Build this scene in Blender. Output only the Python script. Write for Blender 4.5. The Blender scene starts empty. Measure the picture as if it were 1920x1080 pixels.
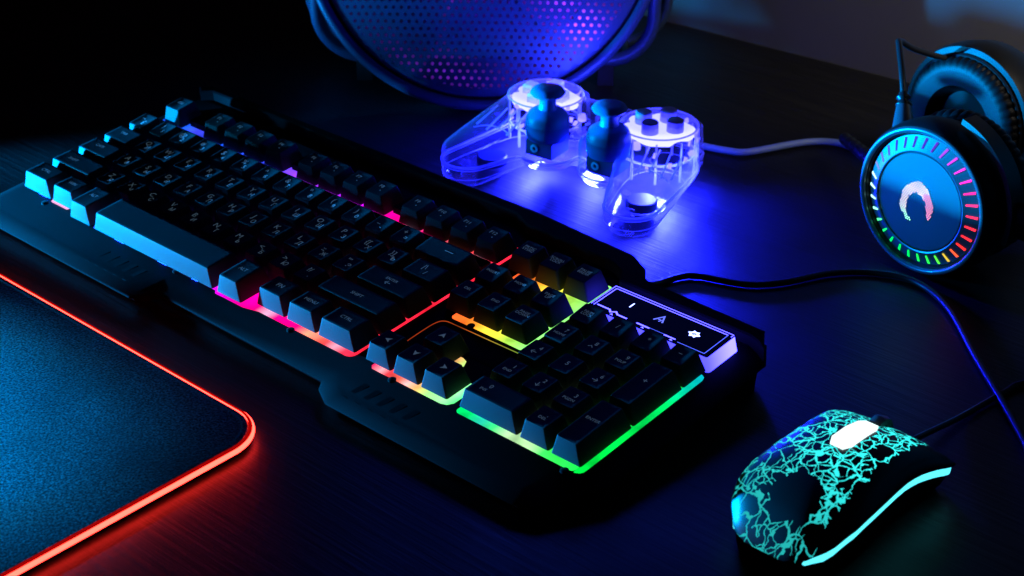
import bpy, bmesh, math, random
from mathutils import Vector, Matrix, noise
random.seed(7)
S = 0.001                      # all building numbers are millimetres
scene = bpy.context.scene
col = scene.collection
PI = math.pi

# ------------------------------------------------------------------ materials
def mat(name):
    m = bpy.data.materials.new(name); m.use_nodes = True
    nt = m.node_tree; nt.nodes.clear()
    out = nt.nodes.new('ShaderNodeOutputMaterial')
    return m, nt, out
def N(nt, t, **kw):
    n = nt.nodes.new(t)
    for k, v in kw.items():
        if k in n.inputs.keys(): n.inputs[k].default_value = v
        else: setattr(n, k, v)
    return n
def L(nt, a, ao, b, bi): nt.links.new(a.outputs[ao], b.inputs[bi])
def plastic(name, colour, rough=.45, spec=.5, metal=0, bump=0, bscale=900, coat=0, var=0, sheen=0):
    m, nt, out = mat(name)
    p = N(nt, 'ShaderNodeBsdfPrincipled')
    p.inputs['Base Color'].default_value = (*colour, 1)
    p.inputs['Roughness'].default_value = rough
    p.inputs['Specular IOR Level'].default_value = spec
    p.inputs['Metallic'].default_value = metal
    p.inputs['Coat Weight'].default_value = coat
    p.inputs['Sheen Weight'].default_value = sheen
    L(nt, p, 0, out, 0)
    tc = N(nt, 'ShaderNodeTexCoord')
    if bump:
        nz = N(nt, 'ShaderNodeTexNoise'); nz.inputs['Scale'].default_value = bscale; nz.inputs['Detail'].default_value = 3
        L(nt, tc, 'Object', nz, 'Vector')
        b = N(nt, 'ShaderNodeBump'); b.inputs['Strength'].default_value = bump; b.inputs['Distance'].default_value = .0003
        L(nt, nz, 0, b, 'Height'); L(nt, b, 0, p, 'Normal')
    if var:
        n2 = N(nt, 'ShaderNodeTexNoise'); n2.inputs['Scale'].default_value = 60; n2.inputs['Detail'].default_value = 6
        L(nt, tc, 'Object', n2, 'Vector')
        mr = N(nt, 'ShaderNodeMapRange'); mr.inputs['To Min'].default_value = rough - var; mr.inputs['To Max'].default_value = rough + var
        L(nt, n2, 0, mr, 'Value'); L(nt, mr, 0, p, 'Roughness')
    return m
def emit(name, colour, strength):
    m, nt, out = mat(name)
    e = N(nt, 'ShaderNodeEmission'); e.inputs[0].default_value = (*colour, 1); e.inputs[1].default_value = strength
    L(nt, e, 0, out, 0); return m
def ramp_emit(name, stops, strength, x0, x1, axis=0, y_mix=None):
    """light guide whose colour runs along an axis of the object"""
    m, nt, out = mat(name)
    tc = N(nt, 'ShaderNodeTexCoord'); sp = N(nt, 'ShaderNodeSeparateXYZ'); L(nt, tc, 'Object', sp, 0)
    mr = N(nt, 'ShaderNodeMapRange'); mr.inputs['From Min'].default_value = x0*S; mr.inputs['From Max'].default_value = x1*S
    L(nt, sp, axis, mr, 'Value')
    r = N(nt, 'ShaderNodeValToRGB'); cr = r.color_ramp
    st = [((x-x0)/(x1-x0), c) for x, c in stops]
    cr.elements[0].position = st[0][0]; cr.elements[0].color = (*st[0][1], 1)
    cr.elements[1].position = st[-1][0]; cr.elements[1].color = (*st[-1][1], 1)
    for pos, c in st[1:-1]:
        e = cr.elements.new(pos); e.color = (*c, 1)
    L(nt, mr, 0, r, 0)
    em = N(nt, 'ShaderNodeEmission')
    # slight unevenness of the diffuser
    nz = N(nt, 'ShaderNodeTexNoise'); nz.inputs['Scale'].default_value = 70; L(nt, tc, 'Object', nz, 'Vector')
    m2 = N(nt, 'ShaderNodeMapRange'); m2.inputs['From Min'].default_value = .3; m2.inputs['From Max'].default_value = .7
    m2.inputs['To Min'].default_value = strength*.55; m2.inputs['To Max'].default_value = strength*1.45
    L(nt, nz, 0, m2, 'Value'); L(nt, m2, 0, em, 1); L(nt, r, 0, em, 0)
    L(nt, em, 0, out, 0); return m

M = {}
M['key'] = plastic('key_black', (.044, .046, .050), .62, .08, bump=.20, bscale=2600, var=.04)
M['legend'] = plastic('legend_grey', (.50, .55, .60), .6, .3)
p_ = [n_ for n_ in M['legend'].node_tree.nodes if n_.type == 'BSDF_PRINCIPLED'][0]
p_.inputs['Emission Color'].default_value = (.35, .60, .75, 1); p_.inputs['Emission Strength'].default_value = .09   # faint glow added to brighten the printed legends
M['deck'] = plastic('deck_black', (.0035, .0035, .004), .66, .04, bump=.10, bscale=1800, var=.08)
M['rubber'] = plastic('black_rubber', (.010, .010, .010), .75, .3)
M['gloss'] = plastic('gloss_black', (.006, .006, .008), .12, .5, var=.04)
M['screw'] = plastic('screw_black', (.02, .02, .02), .3, .6, metal=.6)
M['cable'] = plastic('cable_black', (.02, .021, .024), .38, .5)
M['cablepale'] = plastic('cable_clear_blue', (.25, .36, .62), .35, .5)
M['shell_black'] = plastic('headset_black', (.008, .008, .009), .48, .35, bump=.1, bscale=1500, var=.05)
M['ring_gloss'] = plastic('trim_ring', (.06, .09, .11), .35, .9, coat=.3)
M['annulus'] = plastic('dial_metal', (.16, .22, .26), .42, .8, metal=.8)
M['disc'] = plastic('disc_satin', (.02, .03, .045), .52, .9, bump=.15, bscale=3000)
M['leather'] = plastic('cushion_leather', (.004, .004, .005), .5, .25, bump=.4, bscale=500)
M['yoke'] = plastic('yoke_grey', (.13, .12, .11), .42, .5, metal=.5)
M['fanmetal'] = plastic('fan_metal', (.030, .055, .115), .42, .4, metal=.2, var=.06)
M['fanbowl'] = plastic('fan_bowl', (.30, .30, .42), .35, .6, metal=.9)
M['darkhole'] = plastic('dark_void', (.004, .004, .005), .8, .2)

# ------------------------------------------------------------------ mesh helpers
class MB:
    def __init__(s): s.v = []; s.f = []; s.m = []
    def add(s, vs, fs, mi=0):
        o = len(s.v); s.v += [tuple(v) for v in vs]; s.f += [tuple(i+o for i in f) for f in fs]; s.m += [mi]*len(fs)
    def box(s, x0, x1, y0, y1, z0, z1, mi=0):
        v = [(x0,y0,z0),(x1,y0,z0),(x1,y1,z0),(x0,y1,z0),(x0,y0,z1),(x1,y0,z1),(x1,y1,z1),(x0,y1,z1)]
        s.add(v, [(3,2,1,0),(4,5,6,7),(0,1,5,4),(1,2,6,5),(2,3,7,6),(3,0,4,7)], mi)
    def loft(s, loops, cap0=True, cap1=True, mi=0, closed=True):
        n = len(loops[0]); v = [p for lp in loops for p in lp]; f = []
        for k in range(len(loops)-1):
            for i in range(n if closed else n-1):
                j = (i+1) % n
                f.append((k*n+i, k*n+j, (k+1)*n+j, (k+1)*n+i))
        if cap0: f.append(tuple(reversed(range(n))))
        if cap1: f.append(tuple(range((len(loops)-1)*n, len(loops)*n)))
        s.add(v, f, mi)
    def tube(s, pts, r, n=10, mi=0, closed=False, cap=True):
        P = [Vector(p) for p in pts]; loops = []; up = None; m = len(P)
        for i, p in enumerate(P):
            if closed: t = (P[(i+1) % m]-P[i-1])
            else: t = P[min(i+1, m-1)]-P[max(i-1, 0)]
            t.normalize()
            if up is None:
                up = Vector((0,0,1)) if abs(t.z) < .9 else Vector((1,0,0))
            a = t.cross(up)
            if a.length < 1e-6: a = t.orthogonal()
            a.normalize(); b = a.cross(t).normalized(); up = b
            rr = r[i] if isinstance(r, (list, tuple)) else r
            loops.append([tuple(p + (a*math.cos(q)+b*math.sin(q))*rr) for q in [2*PI*k/n for k in range(n)]])
        if closed: loops.append(loops[0]); cap = False
        s.loft(loops, cap, cap, mi)
    def lathe(s, prof, seg=64, mi=0, fn=None, a0=0, a1=2*PI):
        """profile of (radius, height) turned about z"""
        full = abs(a1-a0-2*PI) < 1e-6
        loops = []
        for r, z in prof:
            k = seg if full else seg+1
            lp = []
            for i in range(k):
                a = a0+(a1-a0)*i/seg
                rr, zz = fn(r, z, a) if fn else (r, z)
                lp.append((rr*math.cos(a), rr*math.sin(a), zz))
            loops.append(lp)
        s.loft(loops, False, False, mi, closed=full)
    def xf(s, mtx):
        s.v = [tuple(mtx @ Vector(v)) for v in s.v]; return s
    def build(s, name, mats, parent=None, smooth=True, angle=38):
        me = bpy.data.meshes.new(name)
        me.from_pydata([(x*S, y*S, z*S) for x, y, z in s.v], [], s.f)
        for m in (mats if isinstance(mats, (list, tuple)) else [mats]): me.materials.append(m)
        for p, i in zip(me.polygons, s.m): p.material_index = i
        me.validate(); me.update()
        if smooth:
            me.polygons.foreach_set('use_smooth', [True]*len(me.polygons))
            me.set_sharp_from_angle(angle=math.radians(angle))
        o = bpy.data.objects.new(name, me); col.objects.link(o)
        if parent: o.parent = parent
        return o
def thing(name, label, cat, loc=(0,0,0), rot=(0,0,0), group=None):
    o = bpy.data.objects.new(name, None); col.objects.link(o)
    o.empty_display_size = .02
    o.location = [c*S for c in loc]; o.rotation_euler = rot
    o['label'] = label; o['category'] = cat
    if group: o['group'] = group
    return o
def rrect(x0, x1, y0, y1, r, z=0, n=5):
    r = min(r, (x1-x0)/2-.01, (y1-y0)/2-.01); out = []
    for cx, cy, a in ((x1-r, y0+r, -PI/2), (x1-r, y1-r, 0), (x0+r, y1-r, PI/2), (x0+r, y0+r, PI)):
        for i in range(n+1):
            q = a + PI/2*i/n; out.append((cx+r*math.cos(q), cy+r*math.sin(q), z))
    return out
def inset(poly, d):
    n = len(poly); out = []
    for i in range(n):
        p0, p1, p2 = Vector(poly[i-1]), Vector(poly[i]), Vector(poly[(i+1) % n])
        e1 = (p1-p0).normalized(); e2 = (p2-p1).normalized()
        n1 = Vector((-e1.y, e1.x)); n2 = Vector((-e2.y, e2.x)); b = (n1+n2)
        b /= max(.35, b.dot(n1)); out.append((p1.x+b.x*d, p1.y+b.y*d))
    return out
def smooth_path(pts, n=8):
    P = [Vector(p) for p in pts]; out = []
    for i in range(len(P)-1):
        a = P[max(i-1, 0)]; b = P[i]; c = P[i+1]; d = P[min(i+2, len(P)-1)]
        for k in range(n):
            t = k/n
            out.append(.5*((2*b)+(-a+c)*t+(2*a-5*b+4*c-d)*t*t+(-a+3*b-3*c+d)*t**3))
    out.append(P[-1]); return out
_glyph = {}
def glyph(txt):
    """text as flat mesh data, unit size, centred"""
    if txt not in _glyph:
        cu = bpy.data.curves.new('t', 'FONT'); cu.body = txt; cu.size = 1; cu.resolution_u = 3; cu.align_x = 'CENTER'; cu.align_y = 'CENTER'
        cu.space_line = .8
        o = bpy.data.objects.new('t', cu); col.objects.link(o)
        dg = bpy.context.evaluated_depsgraph_get(); dg.update()
        me = bpy.data.meshes.new_from_object(o.evaluated_get(dg))
        _glyph[txt] = ([tuple(v.co) for v in me.vertices], [tuple(p.vertices) for p in me.polygons])
        bpy.data.objects.remove(o); bpy.data.curves.remove(cu); bpy.data.meshes.remove(me)
    return _glyph[txt]

# ------------------------------------------------------------------ table and wall
m, nt, out = mat('black_wood')
p = N(nt, 'ShaderNodeBsdfPrincipled'); L(nt, p, 0, out, 0)
tc = N(nt, 'ShaderNodeTexCoord'); mp = N(nt, 'ShaderNodeMapping'); L(nt, tc, 'Object', mp, 0)
mp.inputs['Scale'].default_value = (14, 320, 1); mp.inputs['Rotation'].default_value = (0, 0, math.radians(-4))
g = N(nt, 'ShaderNodeTexNoise'); g.inputs['Scale'].default_value = 1; g.inputs['Detail'].default_value = 6; g.inputs['Roughness'].default_value = .62
L(nt, mp, 0, g, 'Vector')
g2 = N(nt, 'ShaderNodeTexNoise'); g2.inputs['Scale'].default_value = 22; g2.inputs['Detail'].default_value = 4; L(nt, tc, 'Object', g2, 'Vector')
r = N(nt, 'ShaderNodeValToRGB'); r.color_ramp.elements[0].position = .3; r.color_ramp.elements[0].color = (.003, .003, .0035, 1)
r.color_ramp.elements[1].position = .75; r.color_ramp.elements[1].color = (.014, .013, .014, 1)
L(nt, g, 0, r, 0); L(nt, r, 0, p, 'Base Color')
mr = N(nt, 'ShaderNodeMapRange'); mr.inputs['To Min'].default_value = .30; mr.inputs['To Max'].default_value = .56
L(nt, g2, 0, mr, 'Value'); L(nt, mr, 0, p, 'Roughness')
b = N(nt, 'ShaderNodeBump'); b.inputs['Strength'].default_value = .6; b.inputs['Distance'].default_value = .0008
L(nt, g, 0, b, 'Height'); L(nt, b, 0, p, 'Normal')
M['wood'] = m
t = MB()
WA = Vector((86.7, 504.5, 0)); WB = Vector((279.5, 520.2, 0)); wd = (WB-WA).normalized()
a = WA-wd*1600; c = WB+wd*1400
nrm = Vector((wd.y, -wd.x, 0))
def q4(a, b_, c_, d): return [tuple(a), tuple(b_), tuple(c_), tuple(d)]
top = q4(a, a+nrm*1700, c+nrm*1700, c)
t.loft([[(x, y, -30) for x, y, z in top], [(x, y, 0) for x, y, z in top]])
o = t.build('table', M['wood'], smooth=False); o['kind'] = 'structure'
m, nt, out = mat('painted_wall')
p = N(nt, 'ShaderNodeBsdfPrincipled'); p.inputs['Roughness'].default_value = .9; p.inputs['Specular IOR Level'].default_value = .1; L(nt, p, 0, out, 0)
tc = N(nt, 'ShaderNodeTexCoord'); g = N(nt, 'ShaderNodeTexNoise'); g.inputs['Scale'].default_value = 9; g.inputs['Detail'].default_value = 8; L(nt, tc, 'Object', g, 'Vector')
r = N(nt, 'ShaderNodeValToRGB'); r.color_ramp.elements[0].color = (.10, .10, .10, 1); r.color_ramp.elements[1].color = (.125, .125, .125, 1)
L(nt, g, 0, r, 0); L(nt, r, 0, p, 'Base Color')
M['wall'] = m
w = MB(); off = -nrm*2
a2, c2 = a+off, c+off
base = q4(a2, c2, c2-nrm*80, a2-nrm*80)
w.loft([[(x, y, -400) for x, y, z in base], [(x, y, 1500) for x, y, z in base]])
o = w.build('wall', M['wall'], smooth=False); o['kind'] = 'structure'

# ------------------------------------------------------------------ keyboard
TILT = .0768; U = 19.05
kb = thing('keyboard', 'black gaming keyboard with rainbow backlight lying across the dark table', 'keyboard', (0, 0, 24.9), (TILT, 0, 0))
def tab(y): return -(24.9+y*math.sin(TILT))/math.cos(TILT)
outline = [(-10,-22),(0,-33),(12,-36),(146,-36),(155,-24),(285,-24.5),(289,-30),(300,-36),(420,-36),(431,-31),(446,0),(448,60),(448,118),(438,133),
           (362,135),(357,143),(343,150),(266,154),(200,152),(-4,150),(-12,143),(-13,60)]
d = MB()
l0 = inset(outline, 4); l1 = inset(outline, .0); l2 = inset(outline, 1.2); l3 = inset(outline, 9.5)
l00 = inset(outline, 5.5)
d.loft([[(x, y, tab(y)+1.5) for x, y in l00], [(x, y, max(-18.5, tab(y)+4)) for x, y in l0], [(x, y, -15.0) for x, y in l1],
        [(x, y, -14.3) for x, y in l2], [(x, y, -12.0) for x, y in l3]])
deck = d.build('deck', M['deck'], kb, angle=20)
# raised rear rim
rim_out = [(448-1.5,118),(437.5,131.8),(361,133.6),(356,141.5),(342.5,148.6),(266,152.6),(200,150.6),(-3,148.6),(-10.6,142)]
rim_in = [(440,122),(434,124),(352,124.5),(347,132),(338,136),(276,138),(264,144),(200,143.5),(2,143),(-5,138)]
poly = rim_out + list(reversed(rim_in))
rm = MB(); rm.loft([[(x, y, -13.5) for x, y in poly], [(x, y, -6.5) for x, y in poly], [(x, y, -5.6) for x, y in inset(poly, .9)]])
rm.build('rear_rim', M['deck'], kb, angle=25)

# glowing plates under the keys
V = dict(blue=(.01,.10,1), vio=(.16,.02,1), mag=(.75,.0,.85), pink=(1,.0,.16), hot=(1,.30,.42), red=(1,.01,.03), org=(1,.10,.01), yel=(1,.52,.03), lime=(.42,1,.08), grn=(.0,.9,.07), cy=(.0,.62,.55), wg=(.5,1,.42))
M['p_main'] = ramp_emit('main_glow', [(-5,V['blue']),(18,V['blue']),(30,(.05,.06,1)),(44,(.03,.08,1)),(52,V['blue']),(105,(.04,.05,1)),(130,(.35,.04,1)),(170,(.5,.01,1)),
    (187,V['mag']),(200,(1,0,.35)),(214,(1,0,.18)),(221,(.9,.45,.7)),(228,(1,.0,.2)),(244,V['pink']),(252,(1,.30,.18)),(266,(1,.05,.06)),(272,(1,.35,.5)),(279,(1,.03,.08)),(288,V['red'])], 1.5, -5, 288)  # pale peaks near FN and CTRL imitate reflections of the azure lamp
M['p_nav'] = ramp_emit('nav_glow', [(298,(1,.10,.02)),(308,(1,.17,.02)),(318,(1,.42,.03)),(328,(.85,.75,.05)),(338,(.5,1,.10)),(349,(.25,1,.2))], 1.4, 298, 349)
M['p_arrow'] = ramp_emit('arrow_glow', [(299,(1,.01,.12)),(305,(1,.35,.4)),(310,(1,.05,.08)),(318,(1,.16,.10)),(323,(1,.4,.4)),(329,(.9,.45,.15)),(337,(.3,1,.22)),(346,(.35,1,.4)),(352,(.1,1,.25))], 1.4, 299, 352)
M['p_num'] = ramp_emit('numpad_glow', [(354,(0,.9,.14)),(364,(0,.8,.16)),(372,(.02,.7,.5)),(380,(.05,.9,.22)),(390,(.6,1,.5)),(402,(.5,1,.42)),(410,(.05,1,.12)),(434,(0,.75,.06))], 1.25, 354, 434)
M['p_numside'] = ramp_emit('numpad_side_glow', [(-5,(0,.85,.06)),(25,(0,.9,.07)),(60,(0,.8,.13)),(75,(.0,.65,.4)),(90,(0,.5,.65))], 1.1, -5, 90, axis=1)
def plate(loop, mt, z0=-12.2, z1=-11.4):
    b_ = MB(); b_.loft([[(x, y, z0) for x, y, _ in loop], [(x, y, z1-.3) for x, y, _ in loop], [(x, y, z1) for x, y in inset([(q[0], q[1]) for q in loop], .3)]])
    return b_.build('backlight_plate', mt, kb, angle=30)
main = [(-2,.6,0),(70,.6,0),(74,-5.2,0),(182,-5.2,0),(184,-7.2,0),(206,-7.2,0),(216,-4.8,0)] + rrect(-2, 285.5, -4.6, 124, 4.5)[:-6]
main = [(x, y, z) for x, y, z in main]
plate(main, M['p_main'])
plate(rrect(299.6, 348.6, 52.2, 124, 2.2), M['p_nav'])
plate([(300,-4.2,0),(346.5,-4.2,0),(350,-3,0),(351.8,0,0),(351.8,8,0),(351.8,16,0),(335,18,0),(334.6,25,0),(333,28.5,0),(330,29.6,0),(318,29.6,0),(316,28,0),(315,18,0),(300,18,0),(298.3,15,0),(298.3,-2.5,0)], M['p_arrow'])
plate(rrect(356.5, 429.2, -4.6, 91, 2.2), M['p_num'])
sd = [(429.6,-4.6,0),(430.6,-4.4,0),(432.2,-3.5,0),(433.2,-2,0),(433.4,0,0),(433.4,86,0),(432.6,88.6,0),(431,89.6,0),(429.6,89.8,0)]
plate(sd, M['p_numside'])
# engraved outline around the arrow well
M['spot_pink'] = emit('pink_spot', (1,.38,.72), 1.3)
hp = MB(); hp.loft([[(x,y,-12.0) for x,y,_ in rrect(28,44,-1.9,1,.9)], [(x,y,-11.3) for x,y,_ in rrect(28.2,43.8,-1.8,1,.8)]]); hp.build('hot_spot', M['spot_pink'], kb)
M['spot_blue'] = emit('blue_spot', (.004,.03,1), 70)
for xa, xb in ((14,22),(54,60),(94,102),(133,140),(162,167)):
    hp = MB(); hp.box(xa, xb, -.3-5*(xa > 75), 2.2-5*(xa > 75), -12.2, -11.35); hp.build('hot_spot', M['spot_blue'], kb, smooth=False)
br_ = MB(); br_.box(-1,283,94.5,101.2,-12.3,-8.9)
for xa, xb in ((19.6,37.6),(114.8,123.4),(200.4,209.2)): br_.box(xa,xb,109.5,124,-12.3,-7.5)
br_.build('row_divider', M['deck'], kb, smooth=False)
ln = MB(); ln.tube(smooth_path([(297,22,0),(296.6,34,0),(297,44,0),(300,48.2,0),(308,48.8,0),(330,49.2,0),(352,49.6,0)], 5), .28, 6); ln.xf(Matrix.Translation((0,0,-12)))
M['p_line'] = ramp_emit('line_glow', [(296,(.5,.05,.01)),(315,(.8,.14,.02)),(335,(.55,.45,.05)),(353,(.2,.5,.06))], .55, 296, 353)
ln.build('light_line', M['p_line'], kb)
wl = MB(); wl.loft([[(x,y,-12.1) for x,y,_ in rrect(300,350,32,46,2)], [(x,y,-11.75) for x,y,_ in rrect(300.5,349.5,32.5,45.5,2)]])
wl.build('inlay_panel', M['deck'], kb, angle=30)
for x, y in ((242.8,-6.2),(315.1,-5.0),(426,-6.6),(313.8,52.6),(27,-5.2),(150,-6)):
    s_ = MB(); s_.lathe([(.01,-10.9),(1.5,-10.8),(2.1,-11.2),(2.2,-12.4)][::1], 20); s_.lathe([(.01,-10.85),(.9,-10.86)],6)
    s_.xf(Matrix.Translation((x, y, 0))); s_.build('screw', M['screw'], kb)
# vent fins on the front lobes
def topz(y, yo=-36): return -14.3+(y-yo-1.2)/(8.3)*2.3
for k in range(5):
    for x0, y0, dx in ((101+k*8.2, -15.5, 2.5), (307+k*8.6, -15.5, 3.0)):
        f = MB(); y1 = y0-13
        za, zb = -12.0, -12.9
        f.loft([[(x0,y0,za-.6),(x0-2.6,y1,zb-.9),(x0+.6,y1,zb-.9),(x0+3.2,y0,za-.6)], [(x0,y0,za+.7),(x0-2.6,y1,zb+.5),(x0+.6,y1,zb+.5),(x0+3.2,y0,za+.7)]])
        f.build('vent_fin', M['deck'], kb, angle=20)
for x, y in ((20,-18),(420,-18),(20,130),(420,118)):
    hgt = tab(y)
    r_ = MB(); r_.loft([[(a_, b_, hgt+.02) for a_, b_, _ in rrect(x-12,x+12,y-5,y+5,4)], [(a_, b_, hgt+3.5) for a_, b_, _ in rrect(x-12,x+12,y-5,y+5,4)]])
    r_.build('rubber_foot', M['rubber'], kb)

# ---- keycaps
def keycap(name, x0, x1, y0, d=1.0, legend=None, style='std', raise_=0, label=None):
    """x in key units; y0 = front edge of the cap top in mm; d = depth in units"""
    X0, X1 = x0*U+.75, x1*U-.75
    W = X1-X0; sl = 2.9 if W < 25 else 3.1
    yb0 = y0-1.3; yb1 = y0+d*U-2.4
    yt0, yt1 = y0, y0+d*U-5.3
    cx = (X0+X1)/2; cy = (yt0+yt1)/2; hw = W/2-sl; hd = (yt1-yt0)/2
    dish = (.55 if W < 18 else .12) if style == 'std' else .08
    br = {0:0,1:0,2:.1,3:.4,4:1.3,5:1.0}.get(min(5, int(round(y0/U-.01))), 0) if d < 1.1 else .6
    def top(x, y):
        u_ = min(1, abs(x-cx)/hw); v_ = (y-cy)/hd
        return -dish*(1-u_*u_)+raise_ + br*(v_+1)/2
    mb = MB(); loops = []
    zb = -10.8
    loops.append(rrect(X0, X1, yb0, yb1, 1.0, zb))
    loops.append(rrect(X0+.12, X1-.12, yb0+.15, yb1-.15, 1.0, zb+.8))
    def ring(tt, r_):  # tt in 0..1 from base to top edge
        a_ = rrect(X0+(sl*tt), X1-sl*tt, yb0+(yt0-yb0)*tt, yb1+(yt1-yb1)*tt, r_, 0)
        return [(x, y, zb+(top(x, y)-zb)*tt) for x, y, _ in a_]
    loops += [ring(.45, 1.1), ring(.955, 1.0)]
    e1 = rrect(cx-hw+.12, cx+hw-.12, yt0+.10, yt1-.12, 1.0, 0)
    loops.append([(x, y, top(x, y)-.10) for x, y, _ in e1])
    for k_ in (.45, 1.6, 3.0, 4.5):
        e = rrect(cx-hw+k_, cx+hw-k_, yt0+k_, yt1-k_, max(.4, 1.1-k_*.15), 0)
        loops.append([(x, y, top(x, y)) for x, y, _ in e])
    mb.loft(loops)
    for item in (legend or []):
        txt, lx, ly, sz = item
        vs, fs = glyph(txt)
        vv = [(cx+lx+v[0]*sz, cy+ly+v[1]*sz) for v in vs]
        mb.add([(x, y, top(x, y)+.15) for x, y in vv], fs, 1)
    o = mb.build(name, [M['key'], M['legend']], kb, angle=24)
    if label: o['label'] = label
    return o
def row(i): return i*U
two = lambda a_, b_: [(a_, -1.7, 1.9, 5.2), (b_, 1.8, -2.2, 4.6)]
# bottom row
for x0, x1, t_, nm, st in ((0,1.5,'CTRL','modifier_key','std'),(1.5,2.75,'WIN','modifier_key','std'),(2.76,3.86,'ALT','modifier_key','convex'),
                           (3.97,9.54,None,'space_bar','convex'),(9.64,10.74,'ALT','modifier_key','convex'),(11.02,12.25,'FN','modifier_key','std'),
                           (12.25,13.5,'MENU','modifier_key','std'),(13.5,15,'CTRL','modifier_key','std')):
    keycap(nm, x0, x1, -5.0 if st == 'convex' else 0, 1.26 if st == 'convex' else 1, [(t_, 0, .5 + (st == 'convex'), 3.4 if t_ != 'FN' else 4.2)] if t_ else None, st)
# shift row
keycap('modifier_key', 0, 2.25, row(1), 1, [('SHIFT', -6, 0, 3.3)])
for k, (a_, b_) in enumerate([('Z','Я'),('X','Ч'),('C','С'),('V','М'),('B','И'),('N','Т'),('M','Ь'),('<,','Б'),('>.','Ю'),('?/','.')]):
    keycap('letter_key' if k < 7 else 'punctuation_key', 2.25+k, 3.25+k, row(1), 1, two(a_, b_))
keycap('modifier_key', 12.25, 15, row(1), 1, [('SHIFT', 0, 0, 3.3)])
keycap('modifier_key', 0, 1.75, row(2), 1, [('CAPS', -2, 1, 3.2)])
for k, (a_, b_) in enumerate([('A','Ф'),('S','Ы'),('D','В'),('F','А'),('G','П'),('H','Р'),('J','О'),('K','Л'),('L','Д'),(':;','Ж'),('"\'','Э')]):
    keycap('letter_key' if k < 9 else 'punctuation_key', 1.75+k, 2.75+k, row(2), 1, two(a_, b_))
keycap('enter_key', 12.75, 15, row(2), 1, [('ENTER', 0, 1.6, 2.8), ('←', 0, -1.8, 5)])
keycap('modifier_key', 0, 1.5, row(3), 1, [('TAB', -1, 1, 3.2)])
for k, (a_, b_) in enumerate([('Q','Й'),('W','Ц'),('E','У'),('R','К'),('T','Е'),('Y','Н'),('U','Г'),('I','Ш'),('O','Щ'),('P','З'),('{[','Х'),('}]','Ъ')]):
    keycap('letter_key' if k < 10 else 'punctuation_key', 1.5+k, 2.5+k, row(3), 1, two(a_, b_))
keycap('punctuation_key', 13.5, 15, row(3), 1, two('|\\', '/'))
keycap('punctuation_key', 0, 1, row(4), 1, two('~', 'Ё'))
for k, (a_, b_) in enumerate([('!','1'),('@','2'),('#','3'),('$','4'),('%','5'),('^','6'),('&','7'),('*','8'),('(','9'),(')','0'),('_','-'),('+','=')]):
    keycap('number_key' if k < 10 else 'punctuation_key', 1+k, 2+k, row(4), 1, two(a_, b_))
keycap('backspace_key', 13, 15, row(4), 1, [('—', 3, 1, 6)])
FY = 5.5*U
keycap('escape_key', 0, 1, FY, 1, [('ESC', -.5, 1, 3)])
for k in range(12):
    x = 2+k+(k//4)*.5
    if k >= 4 and k < 8: x = 6.5+(k-4)
    if k >= 8: x = 11+(k-8)
    keycap('function_key', x, x+1, FY, 1, [('F%d' % (k+1), -1.5, 1.6, 3.4), ('•', .5, -2, 3)])
NX = 15.32
for r_, names in ((FY, ('PRTSC\nSYSRQ','SCROLL\nLOCK','PAUSE\nBREAK')), (row(4), ('INSERT','HOME','PAGE\nUP')), (row(3), ('DEL','END','PAGE\nDOWN'))):
    for k, t_ in enumerate(names):
        keycap('navigation_key', NX+k, NX+k+1, r_, 1, [(t_, -.3, .8, 2.6)])
# arrows
for x, y, a_ in ((NX,0,PI/2),(NX+1,0,PI),(NX+2,0,-PI/2),(NX+1,U,0)):
    o = keycap('arrow_key', x, x+1, y, 1, None)
    cx = (x+.5)*U; cy = y+6.5
    pts = [(0,2.0),(1.9,-1.6),(0,-.7),(-1.9,-1.6)]
    ca, sa = math.cos(a_), math.sin(a_)
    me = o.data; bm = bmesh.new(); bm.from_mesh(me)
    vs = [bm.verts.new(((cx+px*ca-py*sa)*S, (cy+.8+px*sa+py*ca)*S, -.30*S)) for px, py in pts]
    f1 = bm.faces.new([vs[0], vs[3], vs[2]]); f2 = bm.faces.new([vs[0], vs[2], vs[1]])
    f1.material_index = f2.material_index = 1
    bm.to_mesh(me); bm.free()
BX = 18.66
for r_, ks in ((4, ('NUM\nLOCK','/','*','−')), (3, (('7','HOME'),('8','↑'),('9','PGUP'))), (2, (('4','←'),'5',('6','→'))), (1, (('1','END'),('2','↓'),('3','PGDN')))):
    for k, t_ in enumerate(ks):
        if isinstance(t_, tuple): lg = [(t_[0], 1.2, 2.0, 3.8), (t_[1], -.3, -1.8, 2.5 if len(t_[1]) > 1 else 4.6)]
        else: lg = [(t_, 0, .6, 2.6 if len(t_) > 1 else 4.2)]
        keycap('keypad_key', BX+k, BX+k+1, row(r_), 1, lg)
keycap('keypad_key', BX+3, BX+4, row(2), 2, [('+', 0, 2, 5)])
keycap('keypad_key', BX+3, BX+4, 0, 2, [('ENTER', 0, 2, 2.7)])
keycap('keypad_key', BX, BX+2, 0, 1, [('0', -6, 2, 3.8), ('INS', -8, -1.5, 2.6)])
keycap('keypad_key', BX+2, BX+3, 0, 1, [('.', 1, 2, 4), ('DEL', -.5, -1, 2.6)])

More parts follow.
